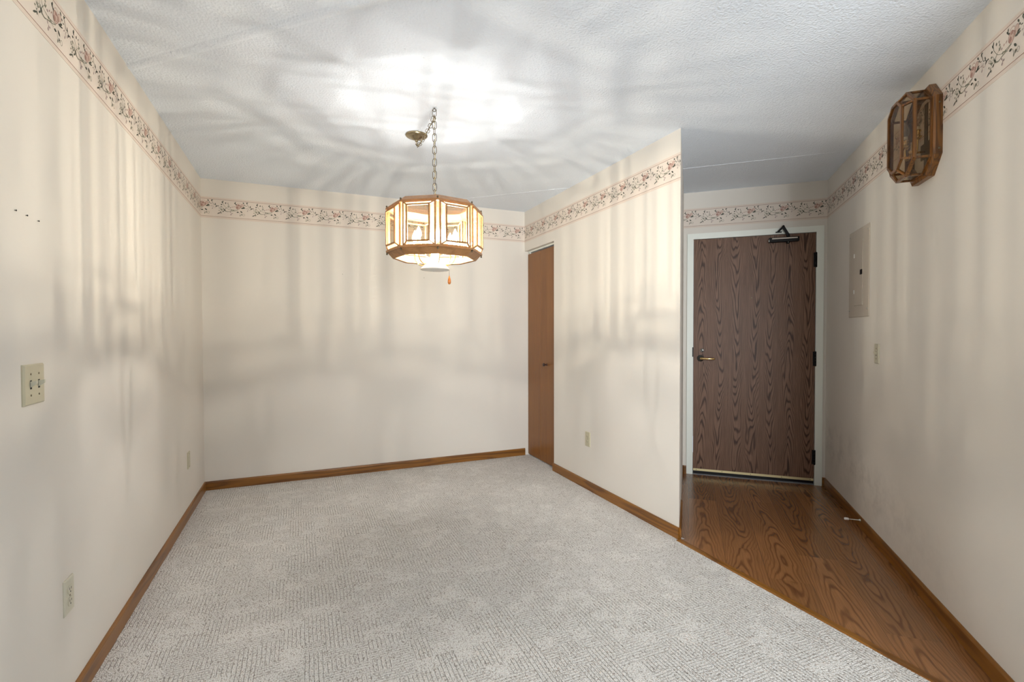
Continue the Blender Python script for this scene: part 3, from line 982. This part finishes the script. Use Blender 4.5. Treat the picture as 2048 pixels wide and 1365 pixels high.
def outlet(M, label, matp, parts=True):
    r = thing('wall_outlet', label, 'outlet', M)
    b = MB(); plate(b, 0.070, 0.115); b.build('cover_plate', matp, r)
    if parts:
        for s in (-1, 1):
            y0 = s * 0.0195
            b = MB()
            pts = []
            for i in range(20):
                a = 2 * math.pi * i / 20
                pts.append((0.0172 * math.cos(a), max(-0.0135, min(0.0135, 0.0172 * math.sin(a))) + y0))
            b.prism(pts, 0.0055, 0.0078)
            f = b.build('receptacle', matp, r)
            b = MB()
            b.box(-0.0075, -0.0052, y0 - 0.001, y0 + 0.0075, 0.0076, 0.0081)
            b.box(0.0052, 0.0075, y0 - 0.001, y0 + 0.0065, 0.0076, 0.0081)
            b.lathe([(0, 0.0076), (0.0026, 0.0076), (0.0026, 0.0081), (0, 0.0081)], M=Matrix.Translation((0, y0 - 0.0075, 0)), seg=12)
            b.build('slots', M_DARK, f)
        b = MB(); screw(b, 0, 0, 0.006); b.build('screw', M_ANTIQUE, r)
    return r


def tr(M, u, v): return M @ Matrix.Translation((u, v, 0))


outlet(tr(W_LEFT, 2.022, 0.383), 'almond duplex outlet low on the left wall, nearest the camera above the oak baseboard', M_ALMOND2)
outlet(tr(W_PART, -3.2725, 0.396), 'tan duplex outlet low on the middle wall to the right of the closet', M_ALMOND)
r = thing('cover_plate', 'blank beige cover plate low on the left wall close to the far corner', 'wall plate', tr(W_LEFT, 3.872, 0.380))
b = MB(); plate(b, 0.070, 0.112); b.build('plate', M_ALMOND, r)
for y in (0.042, -0.042):
    b = MB(); screw(b, 0, y, 0.006); b.build('screw', M_ANTIQUE, r)


def toggle(b, x, up=True, l=0.018):
    s = 1 if up else -1
    b.loft([[Vector((x + a, 0.0 + c * 1.0, 0.005)) for a, c in ((-.0045, -.009), (.0045, -.009), (.0045, .009), (-.0045, .009))],
            [Vector((x + a, s * 0.007 + c, 0.005 + l)) for a, c in ((-.0038, -.0042), (.0038, -.0042), (.0038, .0042), (-.0038, .0042))]])


def switchplate(M, n, label):
    r = thing('light_switch', label, 'light switch', M)
    w = 0.070 if n == 1 else 0.116
    b = MB(); plate(b, w, 0.115, 0.007); b.build('cover_plate', M_ALMOND if n == 2 else M_ALMOND2, r)
    for k in range(n):
        x = (k - (n - 1) / 2) * 0.046
        b = MB(); toggle(b, x, l=0.016)
        t = b.build('toggle', M_ALMOND2, r)
        b = MB(); b.box(x - 0.0052, x + 0.0052, -0.0125, 0.0125, 0.0065, 0.0073)
        b.build('toggle_slot', M_DARK, t)
        for y in (0.030, -0.030):
            b = MB(); screw(b, x, y, 0.007); b.build('screw', M_ANTIQUE, r)
    return r


switchplate(tr(W_LEFT, 1.820, 1.093), 2, 'double toggle light switch with almond cover plate at the left edge of the left wall')
switchplate(tr(W_RIGHT, 1.130, 1.110), 1, 'single toggle light switch on the right wall of the hall below the electrical panel')

# nails left in the walls
nb = MB(); nb.lathe([(0, 0), (0.0010, 0), (0.0010, 0.003), (0.0024, 0.003), (0.0022, 0.0042), (0, 0.0046)], seg=10)
nail0 = nb.build('nail', M_DARK)
NAILS = [(W_LEFT, 1.747, 1.571, 'leftmost of the three dark nails in the upper left wall'),
         (W_LEFT, 1.806, 1.570, 'middle one of the three dark nails in the upper left wall'),
         (W_LEFT, 1.872, 1.568, 'rightmost of the three dark nails in the upper left wall'),
         (W_BACK, 0.331, 1.741, 'tiny dark nail in the back wall to the left of the hanging lamp'),
         (W_BACK, 1.041, 1.740, 'tiny dark nail in the back wall just below the hanging lamp')]
for i, (M, u, v, lab) in enumerate(NAILS):
    o = nail0 if i == 0 else nail0.copy()
    if i: COL.objects.link(o)
    o.matrix_world = tr(M, u, v)
    tag(o, lab, 'nail', 'nails left in the walls')

# ------------------------------------------------------------------ electrical panel
r = thing('electrical_panel', 'flat beige metal electrical breaker panel on the right wall of the entry hall', 'breaker panel', tr(W_RIGHT, 0.7915, 1.615))
b = MB(); b.loft([[Vector((x, y, z)) for x, y in ((-w, -h), (w, -h), (w, h), (-w, h))] for w, h, z in ((0.195, 0.284, 0), (0.195, 0.284, 0.004), (0.192, 0.281, 0.006))])
b.build('cover', M_PANEL, r)
b = MB(); b.box(-0.078, 0.088, -0.208, 0.208, 0.0055, 0.0100, bev=0.0015)
dr = b.build('panel_door', M_PANEL, r)
b = MB(); b.box(0.052, 0.088, -0.016, 0.016, 0.0095, 0.013, bev=0.001); b.build('latch', M_BLACK, dr, label='black latch')
for y in (0.118, -0.118):
    b = MB(); b.box(-0.075, -0.063, y - 0.013, y + 0.013, 0.0095, 0.0125, bev=0.001)
    b.build('hinge', M_WHITE, dr, label='small bright hinge')
for x, y in ((-0.175, 0.25), (0.175, 0.25), (-0.18, -0.238), (0.172, -0.235)):
    b = MB(); b.lathe([(0, 0.0055), (0.006, 0.0055), (0.005, 0.009), (0, 0.010)], M=Matrix.Translation((x, y, 0)), seg=12)
    b.build('screw', M_STEEL, r)

# ------------------------------------------------------------------ door stop on the baseboard
r = thing('door_stop', 'white tipped rod door stop sticking out from the right baseboard over the wood floor', 'door stop', tr(W_RIGHT, 0.905, 0.052))
b = MB(); b.lathe([(0, 0.012), (0.010, 0.012), (0.010, 0.014), (0.0055, 0.019), (0.0030, 0.024), (0.0028, 0.078), (0, 0.078)], seg=16)
b.build('rod', M_STEEL, r)
b = MB(); b.lathe([(0, 0.074), (0.0062, 0.074), (0.0080, 0.080), (0.0080, 0.094), (0.0065, 0.098), (0, 0.099)], seg=16)
b.build('tip', M_WHITE, r, label='white rubber tip')

# ------------------------------------------------------------------ hanging dining lamp
HX, HY = 0.663, 2.576
LA = math.radians(-14.43)
Z0 = 1.494
LM = Matrix.Translation((HX, HY, Z0)) @ Matrix.Rotation(LA, 4, 'Z')
lamp = thing('pendant_lamp', 'lit octagonal oak and glass chandelier hanging from a swagged chain', 'chandelier', LM)
LI = LM.inverted()


def V8(k, R, z, off=0.0):
    a = math.radians(3.2 + 45 * k + off)
    return Vector((R * math.sin(a), -R * math.cos(a), z - Z0))


def ring8(R, z): return [V8(k, R, z) for k in range(8)]


b = MB()
b.loft([ring8(0.247, 1.894), ring8(0.219, 1.918), ring8(0.206, 1.914), ring8(0.232, 1.888)], wrap=True, cap=False)
top = b.build('top_rim', M_LAMPWOOD, lamp)
b = MB()
b.loft([ring8(0.256, 1.882), ring8(0.256, 1.892), ring8(0.232, 1.892), ring8(0.232, 1.882)], wrap=True, cap=False)
b.build('top_moulding', M_LAMPWOOD, lamp)
b = MB()
b.loft([ring8(0.248, 1.658), ring8(0.220, 1.627), ring8(0.207, 1.631), ring8(0.233, 1.664)], wrap=True, cap=False)
bot = b.build('bottom_rim', M_LAMPWOOD, lamp)
b = MB()
b.loft([ring8(0.256, 1.658), ring8(0.256, 1.668), ring8(0.232, 1.668), ring8(0.232, 1.658)], wrap=True, cap=False)
b.build('bottom_moulding', M_LAMPWOOD, lamp)
for k in range(8):
    for zz, dz in ((1.892, 1), (1.658, -1)):
        b = MB()
        p = V8(k, 0.250, zz)
        b.lathe([(0, 0), (0.0032, 0), (0.0032, dz * 0.005), (0.005, dz * 0.006), (0.004, dz * 0.011), (0, dz * 0.013)], M=Matrix.Translation(p), seg=10)
        b.build('nut', M_ANTIQUE, top if dz > 0 else bot)
RF = 0.247
AP = RF * math.cos(math.radians(22.5)); HW = RF * math.sin(math.radians(22.5))
ZM = 1.775 - Z0
for k in range(8):
    a = math.radians(3.2 + 45 * k + 22.5)
    nrm = Vector((math.sin(a), -math.cos(a), 0)); tx = Vector((math.cos(a), math.sin(a), 0))
    def Q(u, z, d): return nrm * (AP + d) + tx * u + Vector((0, 0, ZM + z))
    b = MB()
    ow, oh, iw, ih, rz = HW - 0.012, 0.1075, 0.058, 0.088, 0.020
    for s in (-1, 1):
        b.bar(Q(s * ow, -oh, 0), Q(s * ow, oh, 0), 0.008, 0.012, nrm)
        b.bar(Q(-ow, s * (oh - 0.002), 0), Q(ow, s * (oh - 0.002), 0), 0.006, 0.010, nrm)
        b.bar(Q(s * iw, -ih, rz), Q(s * iw, ih, rz), 0.0085, 0.006, nrm)
        b.bar(Q(-iw, s * ih, rz), Q(iw, s * ih, rz), 0.0080, 0.006, nrm)
        for q in (-1, 1):
            b.bar(Q(s * ow, q * oh, 0.002), Q(s * iw, q * ih, rz), 0.007, 0.005, nrm)
    pf = b.build('panel_frame', M_LAMPWOOD, lamp)
    b = MB(); b.sheet([Q(-iw, -ih, rz), Q(iw, -ih, rz), Q(iw, ih, rz), Q(-iw, ih, rz)], nrm, 0.002)
    b.build('glass_pane', M_GLASS, pf)
    b = MB()
    o4 = [(-ow, -oh), (ow, -oh), (ow, oh), (-ow, oh)]; i4 = [(-iw, -ih), (iw, -ih), (iw, ih), (-iw, ih)]
    for j in range(4):
        p = [Q(*o4[j], 0.001), Q(*o4[(j + 1) % 4], 0.001), Q(*i4[(j + 1) % 4], rz), Q(*i4[j], rz)]
        nn = (p[1] - p[0]).cross(p[3] - p[0])
        b.sheet(p, nn, 0.002)
    b.build('bevelled_glass', M_BEVEL, pf)
for k in range(8):
    b = MB()
    a0 = math.radians(3.2 + 45 * k)
    c = V8(k, RF, 1.775)
    for s in (-1, 1):
        aa = a0 + s * math.radians(22.5)
        tx = Vector((math.cos(aa), math.sin(aa), 0)) * s
        nn = Vector((math.sin(aa), -math.cos(aa), 0))
        b.sheet([c + Vector((0, 0, -oh)), c + tx * 0.012 + Vector((0, 0, -oh)), c + tx * 0.012 + Vector((0, 0, oh)), c + Vector((0, 0, oh))], nn, 0.002)
    b.build('corner_glass', M_BEVEL, lamp)
b = MB()
b.loft([ring8(0.207, 1.9120), ring8(0.207, 1.9140)])
b.build('added_dimming_lid', M_LID, lamp)  # unseen tinted lid, added to dim the ceiling above the lamp
# stem, straps, bell
b = MB()
prof = [(0.0, 1.574), (0.076, 1.573), (0.078, 1.576), (0.074, 1.582), (0.060, 1.594), (0.046, 1.608), (0.033, 1.625), (0.024, 1.645), (0.020, 1.665), (0.018, 1.69), (0.0, 1.69)]
b.lathe([(r_, z - Z0) for r_, z in prof[1:-1]] + [(0, 1.69 - Z0)], seg=40)
bell = b.build('bell_cover', M_BELL, lamp)
b = MB(); b.lathe([(0, 1.5745 - Z0), (0.0745, 1.5745 - Z0), (0.0745, 1.577 - Z0), (0, 1.577 - Z0)], seg=40)
b.build('bell_underside', M_BLUEGREY, bell)
b = MB()
b.lathe([(r_, z - Z0) for r_, z in ((0, 1.688), (0.016, 1.688), (0.019, 1.705), (0.010, 1.722), (0.006, 1.735), (0.006, 1.950), (0.010, 1.955), (0.006, 1.962), (0, 1.962))], seg=20)
b.build('stem', M_BRASS, lamp)
b = MB()
for k in (0, 2):
    b.bar(V8(k, 0.212, 1.9155), V8(k + 4, 0.212, 1.9155), 0.012, 0.002, (0, 0, 1))
b.build('top_strap', M_BRASS, lamp)
# arms, candles, bulbs
arms = []
for i in range(6):
    a = math.radians(12 + 60 * i)
    dr_ = Vector((math.sin(a), -math.cos(a), 0))
    def A(r_, z): return dr_ * r_ + Vector((0, 0, z - Z0))
    pts = []
    ctrl = [(0.020, 1.632), (0.045, 1.604), (0.075, 1.596), (0.102, 1.612), (0.114, 1.640), (0.114, 1.672), (0.112, 1.690)]
    q = [A(*c) for c in ctrl]
    for _ in range(2):
        r2 = [q[0]]
        for x_, y_ in zip(q, q[1:]): r2 += [x_ * .75 + y_ * .25, x_ * .25 + y_ * .75]
        r2.append(q[-1]); q = r2
    b = MB(); b.tube(q, 0.0032, seg=8)
    arm = b.build('arm', M_BRASS, lamp)
    C0 = Matrix.Translation(A(0.112, 1.688))
    b = MB(); b.lathe([(0, 0), (0.006, 0), (0.016, 0.006), (0.020, 0.010), (0.012, 0.012), (0, 0.012)], M=C0, seg=20)
    b.build('bobeche', M_BRASS, arm)
    b = MB(); b.lathe([(0, 0.012), (0.0105, 0.012), (0.0105, 0.040), (0, 0.040)], M=C0, seg=16)
    b.build('candle_sleeve', M_CANDLE, arm)
    b = MB(); b.lathe([(0, 0.0405), (0.007, 0.0405), (0.0135, 0.052), (0.0155, 0.062), (0.0125, 0.076), (0.0065, 0.090), (0.002, 0.100), (0, 0.102)], M=C0, seg=16)
    bulb = b.build('candle_bulb', M_BULB, lamp)
    b = MB(); b.lathe([(0, 0.058), (0.0016, 0.059), (0.0022, 0.066), (0.0016, 0.073), (0, 0.074)], M=C0, seg=8)
    b.build('filament', M_FILAMENT, bulb)
# pull cord
b = MB(); b.tube([(0.069, -0.028, 1.588 - Z0), (0.0745, -0.034, 1.576 - Z0), (0.0745, -0.036, 1.560 - Z0), (0.0745, -0.036, 1.538 - Z0)], 0.0008, seg=6)
pc = b.build('pull_cord', M_ANTIQUE, lamp)
b = MB(); b.lathe([(0, 0.000), (0.005, 0.001), (0.0085, 0.008), (0.0088, 0.017), (0.0065, 0.030), (0.003, 0.042), (0.0015, 0.046), (0, 0.046)], M=Matrix.Translation((0.0745, -0.036, 0)), seg=18)
b.build('pull_knob', M_AMBER, pc, label='amber wooden pull knob')


# chain
def link(b, c, t, up, L=0.042, W=0.022, r=0.0016):
    c, t, up = Vector(c), Vector(t).normalized(), Vector(up)
    s = t.cross(up).normalized()
    pts = []
    for i in range(20):
        a = 2 * math.pi * i / 20
        x = math.cos(a); y = math.sin(a)
        hl = (L - W) / 2
        pts.append(c + s * (x * W / 2) + t * (y * W / 2 + (hl if y > 0.01 else (-hl if y < -0.01 else 0))))
    b.tube(pts, r, seg=6, closed=True)


def chain(b, path, pitch):
    path = [Vector(p) for p in path]
    d = [0]
    for p, q in zip(path, path[1:]): d.append(d[-1] + (q - p).length)
    n = max(1, round(d[-1] / pitch)); pt = d[-1] / n
    def at(s):
        s = max(0, min(d[-1], s))
        for i in range(len(path) - 1):
            if s <= d[i + 1] + 1e-9:
                f = (s - d[i]) / max(1e-9, d[i + 1] - d[i]); return path[i].lerp(path[i + 1], f)
        return path[-1]
    for i in range(n):
        a, c = at(i * pt), at((i + 1) * pt); m_ = (a + c) / 2; t = c - a
        t.normalize()
        ref = Vector((0, -1, 0)) if abs(t.y) < 0.8 else Vector((0, 0, 1))
        side = t.cross(ref).normalized()
        up = ref if i % 2 == 0 else side
        up = (up * math.cos(0.35) + t.cross(up) * math.sin(0.35)) if True else up
        link(b, m_, t, up, L=pt + 0.010)


top_z = H - Z0
b = MB(); chain(b, [(0, 0, top_z - 0.012), (0, 0, 1.966 - Z0)], 0.0325)
b.build('chain', M_ANTIQUE, lamp)
cp = LI @ Vector((0.654, 2.974, H))          # canopy position in lamp space
def S(f, z):
    p = Vector((0, 0, 0)).lerp(Vector((cp.x, cp.y, 0)), f); return Vector((p.x, p.y, z - Z0))
swp = [S(0.02, 2.392), S(0.10, 2.378), S(0.28, 2.369), S(0.5, 2.363), S(0.7, 2.358), S(0.85, 2.356), S(0.95, 2.364), S(1.0, 2.385), S(1.0, 2.405)]
for _ in range(2):
    r2 = [swp[0]]
    for x_, y_ in zip(swp, swp[1:]): r2 += [x_ * .75 + y_ * .25, x_ * .25 + y_ * .75]
    r2.append(swp[-1]); swp = r2
b = MB(); chain(b, swp, 0.030)
b.build('swag_chain', M_ANTIQUE, lamp)
b = MB()
wp = [p + Vector((0.003 * math.sin(i * 1.3), 0.003 * math.cos(i * 1.3), 0)) for i, p in enumerate(reversed(swp))]
wp += [Vector((0.004 * math.sin(j * 1.1), 0.004 * math.cos(j * 1.1), (2.385 - j * 0.016) - Z0)) for j in range(1, 27)]
b.tube(wp, 0.0016, seg=6)
b.build('cord', M_BRASS_PALE, lamp)
b = MB()
hk = [(0, 0, top_z - 0.001), (0, 0, top_z - 0.006)] + [(0.008 * math.sin(a_), 0, top_z - 0.014 + 0.008 * math.cos(a_)) for a_ in [math.radians(x_) for x_ in range(0, 300, 30)]]
b.tube(hk, 0.0018, seg=6)
b.build('hook', M_ANTIQUE, lamp)
b = MB()
CT = Matrix.Translation((cp.x, cp.y, top_z))
b.lathe([(0, -0.0005), (0.066, -0.0005), (0.067, -0.006), (0.060, -0.012), (0.045, -0.014), (0.036, -0.018), (0.024, -0.028), (0.012, -0.031), (0.008, -0.036), (0.009, -0.042), (0, -0.044)], M=CT, seg=36)
b.build('canopy', M_CANOPY, lamp)

# ------------------------------------------------------------------ wall lantern (sconce)
SU, SZ = 1.722, 2.140
sc = thing('wall_lantern', 'unlit oak wall lantern with smoked glass panels high on the right wall', 'wall lamp', tr(W_RIGHT, SU, SZ))


def octo(hw, hb, zc0, zc1, zb, zt, n):
    """elongated octagon: half width, half width of top/bottom edge, chamfer heights, bottom, top, distance from wall"""
    return [Vector((x, y - SZ, n)) for x, y in ((hw, zc0), (hw, zc1), (hb, zt), (-hb, zt), (-hw, zc1), (-hw, zc0), (-hb, zb), (hb, zb))]


def shrink(ring, d):
    return [Vector((p.x - math.copysign(d, p.x), p.y - math.copysign(d, p.y) * (1.0 if abs(p.x) < 0.12 else 0.5), p.z)) for p in ring]


bo = octo(0.155, 0.084, 2.013, 2.266, 1.935, 2.342, 0.0)
def atn(r, n): return [Vector((p.x, p.y, n)) for p in r]
bi = shrink(bo, 0.030)
b = MB(); b.loft([bo, atn(bo, 0.024), atn(shrink(bo, 0.010), 0.031), atn(bi, 0.031), bi], wrap=True, cap=False)
board = b.build('backboard', M_SCONCEWOOD, sc)
for y in (2.233, 2.035):
    b = MB(); b.lathe([(0, 0), (0.0045, 0), (0.0045, 0.0015), (0, 0.002)], M=Matrix.Translation((0.155, y - SZ, 0.012)) @ Matrix.Rotation(math.pi / 2, 4, 'Y'), seg=12)
    b.build('screw', M_ANTIQUE, board)
rb = octo(0.131, 0.052, 2.011, 2.265, 1.955, 2.329, 0.031)
rm = atn(rb, 0.092)
rf = octo(0.077, 0.029, 2.029, 2.265, 1.992, 2.301, 0.121)
b = MB()
def fr(b, p, q, w=0.012): b.bar(p, q, w, w, Vector((0, 0, 1)) if abs((q - p).normalized().z) < 0.8 else Vector((0, 1, 0)))
for i in range(8):
    j = (i + 1) % 8
    fr(b, rm[i], rm[j]); fr(b, rf[i], rf[j], 0.0115); fr(b, rb[i], rm[i], 0.009); fr(b, rm[i], rf[i], 0.009)
    fr(b, atn([rb[i]], 0.034)[0], atn([rb[j]], 0.034)[0], 0.006)
cage = b.build('lantern_frame', M_SCONCEWOOD, sc)
for i in range(8):
    j = (i + 1) % 8
    for A_, B_ in ((rb, rm), (rm, rf)):
        pts = [A_[i], A_[j], B_[j], B_[i]]
        nn = (pts[1] - pts[0]).cross(pts[3] - pts[0])
        b = MB(); b.sheet(pts, nn, 0.002); b.build('glass_pane', M_SMOKE, cage)
b = MB(); b.sheet(rf, (0, 0, 1), 0.002); b.build('glass_pane', M_SMOKE, cage)
b = MB(); b.box(-0.016, 0.016, -0.15, 0.15, 0.0005, 0.004); b.box(-0.045, 0.045, -0.10, -0.03, 0.0005, 0.006)
b.build('mounting_plate', M_ANTIQUE, sc)
b = MB()
b.lathe([(0, -0.075), (0.006, -0.073), (0.010, -0.066), (0.005, -0.058), (0.012, -0.050), (0.014, -0.042), (0.006, -0.034), (0.006, 0.0), (0, 0.002)], M=Matrix.Translation((0.0, -0.02, 0.055)), seg=18, axis='Y')
b.tube([(0, -0.07, 0.004), (0, -0.07, 0.03), (0, -0.07, 0.055)], 0.005, seg=8)
stem_ = b.build('stem', M_BRASS, sc)
for (x, n, z) in ((0.072, 0.060, 0.012), (-0.062, 0.060, 0.008), (0.020, 0.088, -0.012)):
    b = MB()
    q = [Vector((0, -0.066, 0.055)), Vector((x * 0.45, -0.092, 0.055 + (n - 0.055) * 0.5)), Vector((x * 0.95, -0.090, n)), Vector((x, -0.05, n)), Vector((x, z - 0.042, n))]
    for _ in range(2):
        r2 = [q[0]]
        for x_, y_ in zip(q, q[1:]): r2 += [x_ * .75 + y_ * .25, x_ * .25 + y_ * .75]
        r2.append(q[-1]); q = r2
    b.tube(q, 0.0035, seg=8)
    b.lathe([(0, -0.044), (0.007, -0.044), (0.014, -0.036), (0.017, -0.032), (0.010, -0.030), (0.010, -0.012), (0.013, -0.010), (0.013, -0.004), (0, -0.004)], M=Matrix.Translation((x, z, n)), seg=18, axis='Y')
    arm = b.build('arm', M_BRASS, sc)
    b = MB(); b.lathe([(0, -0.004), (0.0095, -0.004), (0.0095, 0.012), (0, 0.012)], M=Matrix.Translation((x, z, n)), seg=16, axis='Y')
    b.build('socket', M_CANDLE, arm)
    b = MB(); b.lathe([(0, 0.012), (0.007, 0.013), (0.014, 0.026), (0.0165, 0.038), (0.013, 0.056), (0.006, 0.074), (0.002, 0.086), (0, 0.088)], M=Matrix.Translation((x, z, n)), seg=16, axis='Y')
    b.build('candle_bulb', M_BULBGLASS, arm)
